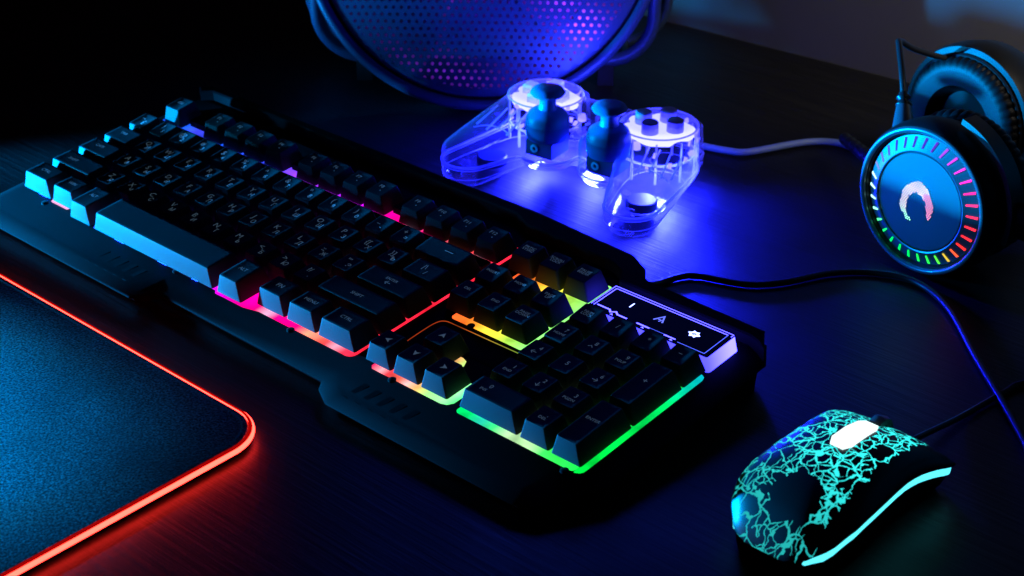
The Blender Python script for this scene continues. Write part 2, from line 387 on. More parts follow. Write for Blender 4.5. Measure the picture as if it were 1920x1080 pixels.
# ---- indicator light panel
M['panel_side'] = emit('panel_diffuser', (.03, .035, 1), 11)
m, nt, out = mat('panel_diffuser')
e = N(nt, 'ShaderNodeEmission'); e.inputs[0].default_value = (.040, .036, 1, 1)
tc = N(nt, 'ShaderNodeTexCoord'); sp = N(nt, 'ShaderNodeSeparateXYZ'); L(nt, tc, 'Object', sp, 0)
mr = N(nt, 'ShaderNodeMapRange'); mr.inputs['From Min'].default_value = .093; mr.inputs['From Max'].default_value = .112; mr.inputs['To Min'].default_value = 4.0; mr.inputs['To Max'].default_value = 15
L(nt, sp, 1, mr, 'Value'); L(nt, mr, 0, e, 1); L(nt, e, 0, out, 0)
M['panel_side'] = m
M['panel_lines'] = emit('panel_lines', (.055, .05, .9), 9)
M['panel_lines_dim'] = emit('panel_lines_dim', (.06, .10, .9), 2.2)
M['icon'] = emit('panel_icon', (.22, .28, 1), 7)
px0, px1, py0, py1, pz = 355.5, 430.6, 93.6, 117.6, -4
b_ = MB()
b_.loft([[(x, y, -12.2) for x, y, _ in rrect(px0+.0, px1+1.6, py0-.9, py1, 2)], [(x, y, pz-.6) for x, y, _ in rrect(px0, px1, py0, py1, 2)], [(x, y, pz-.15) for x, y, _ in rrect(px0+.5, px1-.5, py0+.5, py1-.5, 2)]])
box_ = b_.build('light_panel', M['panel_side'], kb, angle=30)
b_ = MB(); b_.loft([[(x, y, pz-.2) for x, y, _ in rrect(px0+.15, px1-.15, py0+.15, py1-.15, 1.2)], [(x, y, pz+.25) for x, y, _ in rrect(px0+.15, px1-.15, py0+.15, py1-.15, 1.2)]])
b_.build('panel_top', plastic('panel_black', (.003,.003,.006), .5, .08), box_, angle=30)
def ribbon(mb, pts, w_, z, closed=False):
    P = [Vector((p[0], p[1])) for p in pts]; n = len(P); lft = []; rgt = []
    for i in range(n):
        if closed: a_, c_ = P[i-1], P[(i+1) % n]
        else: a_, c_ = P[max(i-1, 0)], P[min(i+1, n-1)]
        e1 = (P[i]-a_); e2 = (c_-P[i])
        if e1.length < 1e-6: e1 = e2
        if e2.length < 1e-6: e2 = e1
        e1.normalize(); e2.normalize()
        n1 = Vector((-e1.y, e1.x)); n2 = Vector((-e2.y, e2.x)); q = n1+n2; q /= max(.5, q.dot(n1)); q *= w_/2
        lft.append(P[i]+q); rgt.append(P[i]-q)
    v = [(p.x, p.y, z) for p in lft]+[(p.x, p.y, z) for p in rgt]
    f = [(i, n+i, n+(i+1) % n, (i+1) % n) for i in range(n if closed else n-1)]
    mb.add(v, f)
ln = MB()
zt = pz+.3
ribbon(ln, [(px0+.9,py0+3),(px0+.9,py1-.9),(px1-.9,py1-.9),(px1-.9,py1-3.2)], .45, zt)
ribbon(ln, [(px0+2.6,py0+3),(px0+2.6,py1-2.6),(px1-3.0,py1-2.6)], .5, zt)
ribbon(ln, [(px0+4,py0+4.2),(px0+12,py0+4.2),(px0+13.5,py0+2.6),(px0+16,py0+4.4),(px0+18,py0+2.8),(px0+24,py0+2.8)], .9, zt)
ribbon(ln, [(px0+30,py0+2.9),(px0+38,py0+2.9)], .9, zt)
ribbon(ln, [(px0+47,py0+2.9),(px0+54,py0+2.9)], .8, zt)
for tx in (px0+14.5, px0+34, px0+51.5):
    ln.add([(tx,py0+.9,zt),(tx+2,py0+.9,zt),(tx+.6,py0+2.2,zt)], [(0,1,2)])
ln.build('light_line', M['panel_lines'], box_, smooth=False)
ln = MB()
ribbon(ln, [(px1-3.0,py1-2.6),(px1-3.0,py0+1.8),(px0+56,py0+1.8)], .4, zt)
ribbon(ln, [(px0+38,py0+3.3),(px0+47,py0+3.3)], .25, zt)
ln.build('light_line', M['panel_lines_dim'], box_, smooth=False)
ic = MB(); vs, fs = glyph('1'); ic.add([(px0+18.5+v[0]*7, py0+13.6+v[1]*6, zt) for v in vs], fs); ic.build('indicator_icon', M['icon'], box_, smooth=False)
M['icon_dim'] = emit('panel_icon_dim', (.12, .16, 1), 1.6)
ic = MB()
X, Y = px0+37.5, py0+13
ribbon(ic, [(X-2.8,Y-2.6),(X+.3,Y+2.6),(X+2.6,Y-2.6)], .9, zt); ribbon(ic, [(X-.9,Y-1),(X+1.2,Y-1)], .7, zt); ribbon(ic, [(X+.2,Y-2.6),(X+1.0,Y-1.4)], .6, zt)
ic.build('indicator_icon', M['icon_dim'], box_, smooth=False)
ic = MB(); X, Y = px0+58.5, py0+12.2
star = [(3.6,0),(1.9,1.2),(1.6,2.6),(0,1.9),(-1.6,2.6),(-1.9,1.2),(-3.6,0),(-1.9,-1.2),(-1.6,-2.6),(0,-1.9),(1.6,-2.6),(1.9,-1.2)]
hole = [(1.3*math.cos(2*PI*k/12), 1.0*math.sin(2*PI*k/12)) for k in range(12)]
ic.add([(X+x, Y+y, zt) for x, y in star]+[(X+x, Y+y, zt) for x, y in hole], [(k, (k+1) % 12, 12+(k+1) % 12, 12+k) for k in range(12)])
ribbon(ic, [(X-.5,Y-.3),(X+.5,Y+.3)], .5, zt)
ic.build('indicator_icon', M['icon'], box_, smooth=False)
# cable, given in table coordinates and brought into the keyboard's frame
KI = (Matrix.Translation((0, 0, 24.9)) @ Matrix.Rotation(TILT, 4, 'X')).inverted()
cb = MB(); path = [(338,146,16),(341,158,8),(341,174,2.3),(345,187,2.2),(352,195,2.2),(377,205,2.2),(391,220,2.2),(405,247,2.2),(424,264,2.2),(446,269,2.2),(473,255,2.2),(508,220,2.2),(533,196,2.2),(562,167,2.2),(600,125,2.2),(640,80,2.2)]
cb.tube(smooth_path(path, 8), 1.9, 10); cb.xf(KI); cb.build('cable', M['cable'], kb)
cb = MB(); cb.tube([(336.5,140,17.5),(338,146,16),(340,154,10.5),(341,162,6.5)], [3.6,3.4,2.9,2.4], 12); cb.xf(KI); cb.build('cable_boot', M['rubber'], kb)

# ------------------------------------------------------------------ mouse pad with lit edge
m, nt, out = mat('pad_fabric')
p = N(nt, 'ShaderNodeBsdfPrincipled'); L(nt, p, 0, out, 0); p.inputs['Roughness'].default_value = .75; p.inputs['Sheen Weight'].default_value = .35; p.inputs['Specular IOR Level'].default_value = .3
tc = N(nt, 'ShaderNodeTexCoord')
g = N(nt, 'ShaderNodeTexNoise'); g.inputs['Scale'].default_value = 900; g.inputs['Detail'].default_value = 2; L(nt, tc, 'Object', g, 'Vector')
g2 = N(nt, 'ShaderNodeTexVoronoi'); g2.inputs['Scale'].default_value = 650; L(nt, tc, 'Object', g2, 'Vector')
r = N(nt, 'ShaderNodeValToRGB'); r.color_ramp.elements[0].position = .42; r.color_ramp.elements[0].color = (.016, .016, .017, 1); r.color_ramp.elements[1].position = .72; r.color_ramp.elements[1].color = (.34, .34, .36, 1)
L(nt, g, 0, r, 0)
g3 = N(nt, 'ShaderNodeTexNoise'); g3.inputs['Scale'].default_value = 11; g3.inputs['Detail'].default_value = 3; L(nt, tc, 'Object', g3, 'Vector')
r3 = N(nt, 'ShaderNodeMapRange'); r3.inputs['From Min'].default_value = .35; r3.inputs['From Max'].default_value = .65; r3.inputs['To Min'].default_value = .30; r3.inputs['To Max'].default_value = 1.25; L(nt, g3, 0, r3, 'Value')
vm = N(nt, 'ShaderNodeVectorMath', operation='SCALE'); L(nt, r, 0, vm, 0); L(nt, r3, 0, vm, 'Scale'); L(nt, vm, 0, p, 'Base Color')
b = N(nt, 'ShaderNodeBump'); b.inputs['Strength'].default_value = .8; b.inputs['Distance'].default_value = .0006; L(nt, g2, 0, b, 'Height'); L(nt, b, 0, p, 'Normal')
M['fabric'] = m
pad = thing('mouse_pad', 'large black fabric mouse pad with glowing red edge in front of keyboard', 'mouse pad')
def padloop(e, z): return [(x, y, z) for x, y, _ in rrect(-420+e, 296-e, -420+e, -63.5-e, 24-e, 0, 14)]
b_ = MB(); b_.loft([padloop(2.2, 3.0), padloop(2.0, 5.6), padloop(2.6, 6.3), padloop(3.4, 6.5)]); b_.build('fabric_top', M['fabric'], pad, angle=30)
b_ = MB(); b_.loft([padloop(2.4, .02), padloop(2.0, 1.0), padloop(1.9, 2.99)]); b_.build('rubber_base', M['rubber'], pad, angle=30)
M['strip'] = emit('red_light_guide', (1, .024, .016), 16)
M['strip_red'] = emit('red_jacket', (1, .002, .002), .35)
b_ = MB(); b_.tube([(x, y, 4.4) for x, y, _ in padloop(.2, 0)], 1.1, 12, closed=True); st = b_.build('light_strip', M['strip'], pad)
b_ = MB(); b_.loft([padloop(.2, 6.0), padloop(.5, 6.45), padloop(1.9, 6.55)], False, False); b_.loft([padloop(1.9, 2.6), padloop(.9, 2.5), padloop(.1, 2.9)], False, False)
b_.build('strip_jacket', M['strip_red'], st)
sm = MB()
lp = padloop(5.2, 6.55); 
P = [Vector(p_) for p_ in lp]; n = len(P)
for i in range(n):
    a_, c_ = P[i], P[(i+1) % n]; ll = (c_-a_).length; k = max(1, int(ll/2.0)); dd = (c_-a_)/k
    for j in range(k):
        s0 = a_+dd*j; s1 = a_+dd*(j+.62); wv = Vector((-dd.y, dd.x, 0)).normalized()*.35
        if s0.x < -150 or s0.y < -300: continue
        sm.add([s0-wv, s0+wv, s1+wv, s1-wv, ], [(3,2,1,0)])
M['thread'] = plastic('stitch_thread', (.10, .10, .11), .7, .3)
sm.build('stitching', M['thread'], pad, smooth=False)

# ------------------------------------------------------------------ mouse
MX = 523.8
mouse = thing('mouse', 'black gaming mouse with cyan glowing crack pattern at right corner', 'computer mouse', (MX, 0, 0), (0, 0, 0))
prof = [(y_*.94, w_, h_) for y_, w_, h_ in [(0,9,12),(2,15,17),(6,20.5,23),(14,25.5,29.5),(26,28,34.5),(40,28.2,37.5),(55,27.6,38.6),(70,27.2,38.2),(82,27.8,36),(92,29,32.5),(100,30.5,28),(107,31.5,23),(111,30,19),(114,25,16)]]
def interp(y):
    for (a_, b_) in zip(prof, prof[1:]):
        if a_[0] <= y <= b_[0]:
            t_ = (y-a_[0])/(b_[0]-a_[0]); return (a_[1]+(b_[1]-a_[1])*t_, a_[2]+(b_[2]-a_[2])*t_)
    return prof[-1][1:]
Y0 = 7.5
ys = [q_*.94 for q_ in [0,.8,2,4,6,10,14,20,26,33,40,48,55,62,70,76,82,88,93,97,101,105,108,111,113,114]]
def spl(y):
    # smooth interpolation by averaging
    a_ = [interp(max(0, min(107.16, y+k))) for k in (-4,-2,0,2,4)] if 4 < y < 103 else [interp(y)]
    return sum(q[0] for q in a_)/len(a_), sum(q[1] for q in a_)/len(a_)
def zline(y):
    y /= .94
    T_ = [(0,11),(8,16.5),(20,22),(35,24.6),(68,24.8),(80,23.6),(95,20.3),(107,16.8),(114,14)]
    for a_, b_ in zip(T_, T_[1:]):
        if a_[0] <= y <= b_[0]: return a_[1]+(b_[1]-a_[1])*(y-a_[0])/(b_[0]-a_[0])
    return 17
loops = []
for y in ys:
    w_, h_ = spl(y); lp = []
    zb = min(zline(y), h_-1)
    for k in range(33):
        a_ = PI*k/32; c_, s_ = math.cos(a_), math.sin(a_)
        x = w_*(1.04 if abs(c_) > .98 else 1)*math.copysign(abs(c_)**.82, c_); z = zb+(h_-zb)*(abs(s_)**.85)
        if y > 84 and abs(x) < 3.2: z -= 1.6*(1-abs(x)/3.2)      # gap between the buttons
        lp.append((x, y+Y0, z))
    loops.append(lp)
m, nt, out = mat('cracked_shell')
p = N(nt, 'ShaderNodeBsdfPrincipled'); p.inputs['Base Color'].default_value = (.008, .012, .013, 1); p.inputs['Roughness'].default_value = .4
tc = N(nt, 'ShaderNodeTexCoord')
nz = N(nt, 'ShaderNodeTexNoise'); nz.inputs['Scale'].default_value = 150; nz.inputs['Detail'].default_value = 3; L(nt, tc, 'Object', nz, 'Vector')
sc = N(nt, 'ShaderNodeVectorMath', operation='SCALE'); sc.inputs['Scale'].default_value = .0065
sb = N(nt, 'ShaderNodeVectorMath', operation='SUBTRACT'); sb.inputs[1].default_value = (.5, .5, .5)
L(nt, nz, 'Color', sb, 0); L(nt, sb, 0, sc, 0)
ad = N(nt, 'ShaderNodeVectorMath', operation='ADD'); L(nt, tc, 'Object', ad, 0); L(nt, sc, 0, ad, 1)
def crack(scale, thr, vec, dim='3D', seed=0):
    mpn = N(nt, 'ShaderNodeMapping'); mpn.inputs['Location'].default_value = (seed, seed*.7, 0); mpn.inputs['Scale'].default_value = (1, .8, .55); L(nt, vec, 0, mpn, 0)
    v = N(nt, 'ShaderNodeTexVoronoi', feature='DISTANCE_TO_EDGE', voronoi_dimensions=dim); v.inputs['Scale'].default_value = scale; L(nt, mpn, 0, v, 'Vector')
    n_ = N(nt, 'ShaderNodeTexNoise'); n_.inputs['Scale'].default_value = 95; L(nt, tc, 'Object', n_, 'Vector')
    m_ = N(nt, 'ShaderNodeMapRange'); m_.inputs['From Min'].default_value = .34; m_.inputs['From Max'].default_value = .58; m_.inputs['To Min'].default_value = thr*.42; m_.inputs['To Max'].default_value = thr
    L(nt, n_, 0, m_, 'Value')
    lt = N(nt, 'ShaderNodeMath', operation='LESS_THAN'); L(nt, v, 'Distance', lt, 0); L(nt, m_, 0, lt, 1); return lt
c1 = crack(122, .041, ad); c2_ = crack(225, .055, ad, seed=.31)
mx = N(nt, 'ShaderNodeMath', operation='MAXIMUM'); L(nt, c1, 0, mx, 0)
# fine set only in patches
n_ = N(nt, 'ShaderNodeTexNoise'); n_.inputs['Scale'].default_value = 42; L(nt, tc, 'Object', n_, 'Vector')
gt = N(nt, 'ShaderNodeMath', operation='GREATER_THAN'); gt.inputs[1].default_value = .48; L(nt, n_, 0, gt, 0)
ml = N(nt, 'ShaderNodeMath', operation='MULTIPLY'); L(nt, c2_, 0, ml, 0); L(nt, gt, 0, ml, 1); L(nt, ml, 0, mx, 1)
# leave the logo disc and the side margins dark
def dist_mask(cx, cy, rad, sx=1):
    sbx = N(nt, 'ShaderNodeVectorMath', operation='SUBTRACT'); sbx.inputs[1].default_value = (cx*S, cy*S, 0); L(nt, ad, 0, sbx, 0)
    mm = N(nt, 'ShaderNodeVectorMath', operation='MULTIPLY'); mm.inputs[1].default_value = (sx, 1, 0); L(nt, sbx, 0, mm, 0)
    ln_ = N(nt, 'ShaderNodeVectorMath', operation='LENGTH'); L(nt, mm, 0, ln_, 0)
    g_ = N(nt, 'ShaderNodeMath', operation='GREATER_THAN'); g_.inputs[1].default_value = rad*S; L(nt, ln_, 'Value', g_, 0); return g_
k1 = dist_mask(1.5, 26, 10.8); k2 = dist_mask(0, 72, 13.5, 1.9)
a1 = N(nt, 'ShaderNodeMath', operation='MULTIPLY'); L(nt, k1, 0, a1, 0); L(nt, k2, 0, a1, 1)
sp = N(nt, 'ShaderNodeSeparateXYZ'); L(nt, ad, 0, sp, 0)
zz = N(nt, 'ShaderNodeMath', operation='GREATER_THAN'); zz.inputs[1].default_value = .0235; 
xs = N(nt, 'ShaderNodeMath', operation='LESS_THAN'); xs.inputs[1].default_value = .0205; L(nt, sp, 0, xs, 0)
a2_ = N(nt, 'ShaderNodeMath', operation='MULTIPLY'); L(nt, a1, 0, a2_, 0); L(nt, xs, 0, a2_, 1)
a3_ = N(nt, 'ShaderNodeMath', operation='MULTIPLY'); L(nt, a2_, 0, a3_, 0); L(nt, mx, 0, a3_, 1)
dl = N(nt, 'ShaderNodeVectorMath', operation='DISTANCE'); dl.inputs[1].default_value = (.010, .075, .038); L(nt, tc, 'Object', dl, 0)
mrr = N(nt, 'ShaderNodeMapRange'); mrr.inputs['From Min'].default_value = .008; mrr.inputs['From Max'].default_value = .062; mrr.inputs['To Min'].default_value = 1.9; mrr.inputs['To Max'].default_value = .62; L(nt, dl, 'Value', mrr, 'Value')
em = N(nt, 'ShaderNodeEmission'); em.inputs[0].default_value = (.03, .78, .76, 1); L(nt, mrr, 0, em, 1)
mxs = N(nt, 'ShaderNodeMixShader'); L(nt, a3_, 0, mxs, 0); L(nt, p, 0, mxs, 1); L(nt, em, 0, mxs, 2); L(nt, mxs, 0, out, 0)
M['crack'] = m
b_ = MB(); b_.loft(loops, True, True, closed=False)
b_.build('top_shell', M['crack'], mouse, angle=50)
# lower body, narrower, under the glowing band
b_ = MB(); lo = []
for y in ys:
    w_, h_ = spl(y); lp = []
    for x, z in ((-w_*.80,1.0),(-w_*.90,6),(-w_*.93,10),(-w_*.96,min(zline(y)-.1,h_-1.1)),(w_*.96,min(zline(y)-.1,h_-1.1)),(w_*.93,10),(w_*.90,6),(w_*.80,1.0)):
        lp.append((x, y+Y0, z))
    lo.append(lp)
b_.loft(lo, True, True); b_.build('lower_body', M['deck'], mouse, angle=30)
M['band'] = emit('cyan_band', (.10, .85, 1), 1.5)
for sgn in (1, -1):
    b_ = MB(); lp = []
    for y in ys:
        if y > 104 and sgn > 0 or y > 45 and sgn < 0 or y < 3: continue
        w_, h_ = spl(y); zt_ = min(zline(y)-.5, h_-1.2); th = (4.7 if sgn > 0 else 3.2)*min(1, (y+1)/12+.15)
        a0_ = w_*.965; rise = 0
        lp.append([(sgn*(a0_-2), y+Y0, zt_-th), (sgn*(a0_+.9), y+Y0, zt_-th+.4), (sgn*(a0_+1.2), y+Y0, zt_-.5), (sgn*(a0_-2), y+Y0, zt_)])
    if sgn < 0: lp = [list(reversed(q)) for q in lp]
    b_.loft(lp); b_.build('light_band', M['band'], mouse, angle=40)
M['bar'] = emit('white_cyan_bar', (.75, 1, 1), 1.6)
bar = MB(); lp = []
for k, y in enumerate((50.5, 55, 66, 76, 80)):
    w_ = (3.2, 5.2, 5.2, 4.8, 3.2)[k]; h_ = spl(y)[1]
    lp.append([(-w_+.5, y+Y0, h_-1.5), (w_+.5, y+Y0, h_-1.5), (w_+.5, y+Y0, h_+.9), (-w_+.5, y+Y0, h_+.9)])
bar.loft(lp); bar.build('light_bar', M['bar'], mouse, angle=30)
wh = MB(); wh.lathe([(7.5,-3.4),(9.6,-2.8),(10.2,0),(9.6,2.8),(7.5,3.4)], 40, fn=lambda r_, z_, a_: (r_+(.35 if math.sin(a_*20) > 0 and abs(z_) < 2.9 else 0), z_))
wh.xf(Matrix.Translation((0, 94, 25)) @ Matrix.Rotation(PI/2, 4, 'Y')); wh.build('scroll_wheel', plastic('wheel_grey', (.12,.12,.12), .4, .5), mouse)
cb = MB(); cb.tube(smooth_path([(0,112,9),(1,126,7),(5,165,2.2),(10,200,1.8),(14,216,1.8),(40,250,1.8),(120,290,1.8)], 8), 1.5, 8)
cb.build('cable', M['cable'], mouse)
for y in (12, 100):
    f = MB(); f.loft([[(x, y_, .02) for x, y_, _ in rrect(-14,14,y-3,y+3,3)], [(x, y_, 1.1) for x, y_, _ in rrect(-14,14,y-3,y+3,3)]]); f.build('glide_foot', M['rubber'], mouse)

# ------------------------------------------------------------------ transparent game controller
pad_c = thing('game_controller', 'transparent game controller lit blue and white from inside behind keyboard', 'game controller', (222.5, 268, 0), (0, 0, math.radians(7)))
m, nt, out = mat('clear_plastic')
lw = N(nt, 'ShaderNodeLayerWeight'); lw.inputs['Blend'].default_value = .5
fr = N(nt, 'ShaderNodeMath', operation='POWER'); fr.inputs[1].default_value = 3.4; L(nt, lw, 'Facing', fr, 0)
tr = N(nt, 'ShaderNodeBsdfTransparent'); tr.inputs[0].default_value = (.86, .87, .97, 1)
gl = N(nt, 'ShaderNodeBsdfGlossy'); gl.inputs[0].default_value = (.95, .95, 1, 1); gl.inputs['Roughness'].default_value = .08
df = N(nt, 'ShaderNodeBsdfTranslucent'); df.inputs[0].default_value = (.8, .8, .9, 1)
df2 = N(nt, 'ShaderNodeBsdfDiffuse'); df2.inputs[0].default_value = (.8, .8, .9, 1)
mt_ = N(nt, 'ShaderNodeMixShader'); mt_.inputs[0].default_value = .5; L(nt, df, 0, mt_, 1); L(nt, df2, 0, mt_, 2)
tc = N(nt, 'ShaderNodeTexCoord'); g = N(nt, 'ShaderNodeTexNoise'); g.inputs['Scale'].default_value = 160; g.inputs['Detail'].default_value = 4; L(nt, tc, 'Object', g, 'Vector')
bb = N(nt, 'ShaderNodeBump'); bb.inputs['Strength'].default_value = .25; bb.inputs['Distance'].default_value = .0008; L(nt, g, 0, bb, 'Height'); L(nt, bb, 0, gl, 'Normal')
pw = N(nt, 'ShaderNodeMath', operation='MULTIPLY_ADD'); pw.inputs[1].default_value = 1.0; pw.inputs[2].default_value = .012; L(nt, fr, 0, pw, 0)
s1 = N(nt, 'ShaderNodeMixShader'); L(nt, pw, 0, s1, 0); L(nt, tr, 0, s1, 1); L(nt, mt_, 0, s1, 2)
s2 = N(nt, 'ShaderNodeMixShader'); L(nt, fr, 0, s2, 0); L(nt, s1, 0, s2, 1); L(nt, gl, 0, s2, 2); L(nt, s2, 0, out, 0)
M['clear'] = m
mm_, nt_, out_ = mat('clear_rib')
t1 = N(nt_, 'ShaderNodeBsdfTranslucent'); t1.inputs[0].default_value = (.85, .85, 1, 1); t2 = N(nt_, 'ShaderNodeBsdfDiffuse'); t2.inputs[0].default_value = (.85, .85, 1, 1); t3 = N(nt_, 'ShaderNodeBsdfTransparent')
m1_ = N(nt_, 'ShaderNodeMixShader'); L(nt_, t1, 0, m1_, 1); L(nt_, t2, 0, m1_, 2); m2_ = N(nt_, 'ShaderNodeMixShader'); m2_.inputs[0].default_value = .35; L(nt_, m1_, 0, m2_, 1); L(nt_, t3, 0, m2_, 2); L(nt_, m2_, 0, out_, 0)
M['rib'] = mm_
def rod(mb, x, y, r, z0, z1, e=3.0, n=40, sx=1):
    lp = []
    for k in range(5):
        a_ = PI/2*k/4; lp.append((r-e*(1-math.sin(a_)), z0+e*(1-math.cos(a_))))
    for k in range(5):
        a_ = PI/2*k/4; lp.append((r-e*(1-math.cos(a_)), z1-e*(1-math.sin(a_))))
    mb.loft([[(x+sx*rr*math.cos(2*PI*q/n), y+rr*math.sin(2*PI*q/n), z) for q in range(n)] for rr, z in lp])
PX = 41.0
sh = MB()
for s_ in (-1, 1):
    rod(sh, s_*PX, 0, 24.5, 9, 43.5, 4)
    rod(sh, s_*22-1, -24, 18.5, 9, 36, 4)
    for k in range(15):
        t_ = k/14
        x = s_*(45+13.5*t_); y = -3-56*t_
        rod(sh, x, y, 22.5-6.2*t_, 8*(1-t_)+1.2*t_, 40*(1-t_)**.9+27*(1-(1-t_)**.9), 6)
    sh.loft([[(x, y, 8) for x, y, _ in rrect(s_*PX-17, s_*PX+17, 10, 33, 7)], [(x, y, 36) for x, y, _ in rrect(s_*PX-16, s_*PX+16, 10, 31, 7)]])
    sh.loft([[(x, y, .5) for x, y, _ in rrect(s_*PX-14, s_*PX+14, 16, 33, 6)], [(x, y, 14) for x, y, _ in rrect(s_*PX-15, s_*PX+15, 10, 32, 6)]])
sh.loft([[(x, y, 8) for x, y, _ in rrect(-44, 44, -20, 21, 6)], [(x, y, 35) for x, y, _ in rrect(-44, 44, -18, 20, 6)], [(x, y, 38) for x, y, _ in rrect(-42, 42, -15, 17, 6)]])
tmp = sh.build('tmp', M['clear'])
rmod = tmp.modifiers.new('r', 'REMESH'); rmod.mode = 'VOXEL'; rmod.voxel_size = .0013
smod = tmp.modifiers.new('s', 'SMOOTH'); smod.iterations = 7; smod.factor = .6
dg = bpy.context.evaluated_depsgraph_get(); dg.update()
me = bpy.data.meshes.new_from_object(tmp.evaluated_get(dg)); me.name = 'shell'
bpy.data.objects.remove(tmp)
me.materials.clear(); me.materials.append(M['clear'])
me.polygons.foreach_set('use_smooth', [True]*len(me.polygons))
o = bpy.data.objects.new('shell', me); col.objects.link(o); o.parent = pad_c
# seam where the two halves of the shell meet: a section of the shell at constant height
def section(me, zc):
    bm = bmesh.new(); bm.from_mesh(me)
    res = bmesh.ops.bisect_plane(bm, geom=bm.verts[:]+bm.edges[:]+bm.faces[:], plane_co=(0,0,zc*S), plane_no=(0,0,1))
    ed = [e for e in res['geom_cut'] if isinstance(e, bmesh.types.BMEdge)]
    nb = {}
    for e in ed:
        for a_, c_ in ((e.verts[0], e.verts[1]), (e.verts[1], e.verts[0])): nb.setdefault(a_, []).append(c_)
    seen = set(); out_ = []
    for v0 in list(nb):
        if v0 in seen: continue
        ch = [v0]; seen.add(v0); cur = v0
        while True:
            nx = [q for q in nb[cur] if q not in seen]
            if not nx: break
            cur = nx[0]; seen.add(cur); ch.append(cur)
        if len(ch) > 60: out_.append([tuple(v.co/S) for v in ch])
    bm.free(); return out_
seam = MB()
for zc, rad in ((15.5, .85), (13.6, .35), (7.5, .22)):
    for ch in section(me, zc):
        ch = ch[::2]; P = [Vector(p_) for p_ in ch]
        P = [(P[i-1]+P[i]*2+P[(i+1) % len(P)])/4 for i in range(len(P))]
        seam.tube(P, rad, 6, closed=True)
seam.build('seam', M['rib'], pad_c)
M['stick'] = plastic('stick_blue', (.02, .16, .42), .42, .5)
M['pcb'] = plastic('pot_dark', (.02, .05, .09), .4, .5)
M['pcb2'] = plastic('pot_ring', (.30, .75, .85), .4, .5)
for s_ in (-1, 1):
    stx, sty = s_*22-1, -25
    T = Matrix.Translation((stx, sty, 4))
    a_ = MB(); a_.lathe([(.1,55.2),(6,54.9),(9.4,53.6),(10.8,51.6),(9.8,50),(6.5,49.2),(5.3,47.5),(5.1,44),(6,41.0)], 40); a_.xf(T); stk = a_.build('thumb_stick', M['stick'], pad_c)
    a_ = MB(); a_.lathe([(5,41.4),(8.5,40.6),(11.8,38.2),(13.2,35),(13.6,31),(13.4,26),(12.8,22.5),(.1,22)], 40); a_.xf(T); a_.build('stick_dome', M['stick'], stk)
    a_ = MB(); a_.box(-9.5,9.5,-9.5,9.5,12,22); a_.xf(T); a_.build('stick_module', M['pcb'], stk, smooth=False)
    a_ = MB(); a_.lathe([(1.3,0),(2.6,0),(2.6,.8),(1.3,.8),(1.3,0)], 20); a_.xf(T @ Matrix.Translation((-3,-9.6,17)) @ Matrix.Rotation(PI/2, 4, 'X')); a_.build('pivot_ring', M['pcb2'], stk)
    # rumble motor and screw post in the grip
    a_ = MB(); gx, gy = s_*54, -40
    a_.lathe([(.1,0),(9.5,0),(9.5,4.5),(8.5,5.2),(.1,5.2)], 32); a_.xf(Matrix.Translation((gx, gy, 6))); a_.build('rumble_motor', plastic('motor_blue', (.008,.02,.08), .4, .5), pad_c, angle=30)
    a_ = MB(); a_.tube([(s_*57,-63,2),(s_*57,-63,15)], [3.4,2.6], 14); a_.tube([(s_*57,-63,15),(s_*57,-63,21)], [1.6,1.4], 12)
    a_.box(s_*57-6, s_*57+6, -63.6, -62.4, 12, 16); a_.build('screw_post', M['clear'], pad_c)
    for k in range(4):
        xx = s_*(44+k*7.5); rb = MB(); rb.tube([(xx, -16, 33), (xx+s_*3.4, -34, 24+2*(k % 2))], [.55, .7], 8); rb.build('shell_rib', M['rib'], pad_c)
    rb = MB(); rb.tube(smooth_path([(s_*44,-36,26),(s_*52,-33,27),(s_*62,-34,27),(s_*70,-37,25)], 5), .4, 6); rb.build('shell_rib', M['rib'], pad_c)
# buttons on both clusters
M['btn'] = plastic('button_violet', (.30, .28, .50), .35, .5)
for s_ in (-1, 1):
    rb = MB(); rb.tube([(s_*PX+22.6*math.cos(2*PI*k/48), 22.6*math.sin(2*PI*k/48), 24) for k in range(48)], .8, 8, closed=True)
    rb.tube([(s_*PX+23.6*math.cos(2*PI*k/48), 23.6*math.sin(2*PI*k/48), 41.5) for k in range(48)], .55, 8, closed=True); rb.build('shell_rib', M['rib'], pad_c)
    for k in range(9):
        q = 2*PI*k/9+.3; rb = MB(); rb.tube([(s_*PX+22.6*math.cos(q), 22.6*math.sin(q), 12), (s_*PX+22.6*math.cos(q), 22.6*math.sin(q), 38)], [.9,.6], 8); rb.build('shell_rib', M['rib'], pad_c)
for k in range(26):
    x = random.uniform(-20, 20); y = random.uniform(-13, 17); z = random.uniform(20, 33); w_ = random.uniform(1, 3.4); h_ = random.uniform(.8, 3)
    rb = MB(); rb.box(-w_, w_, -.7, .7, -h_, h_); rb.xf(Matrix.Translation((x,y,z)) @ Matrix.Rotation(random.uniform(0,3), 4, 'Z')); rb.build('inner_bracket', M['rib'], pad_c, smooth=False)
for dx, dy in ((-11,0),(11,0),(0,11),(0,-11)):
    a_ = MB(); a_.lathe([(.1,47.6),(4.2,47.4),(5.1,46.6),(5.3,38)], 28); a_.xf(Matrix.Translation((PX+dx, dy, 0))); a_.build('action_button', M['btn'], pad_c)
for k in range(4):
    a_ = MB(); c_, s_ = round(math.cos(k*PI/2)), round(math.sin(k*PI/2))
    lp0 = [(4,0),(8,-4.2),(15,-4.2),(15,4.2),(8,4.2)]
    a_.loft([[(-PX+x*c_-y*s_, x*s_+y*c_, z) for x, y in inset(lp0, e)] for z, e in ((38,0),(45.4,.2),(46,.8))]); a_.build('direction_button', M['rib'], pad_c, angle=30)
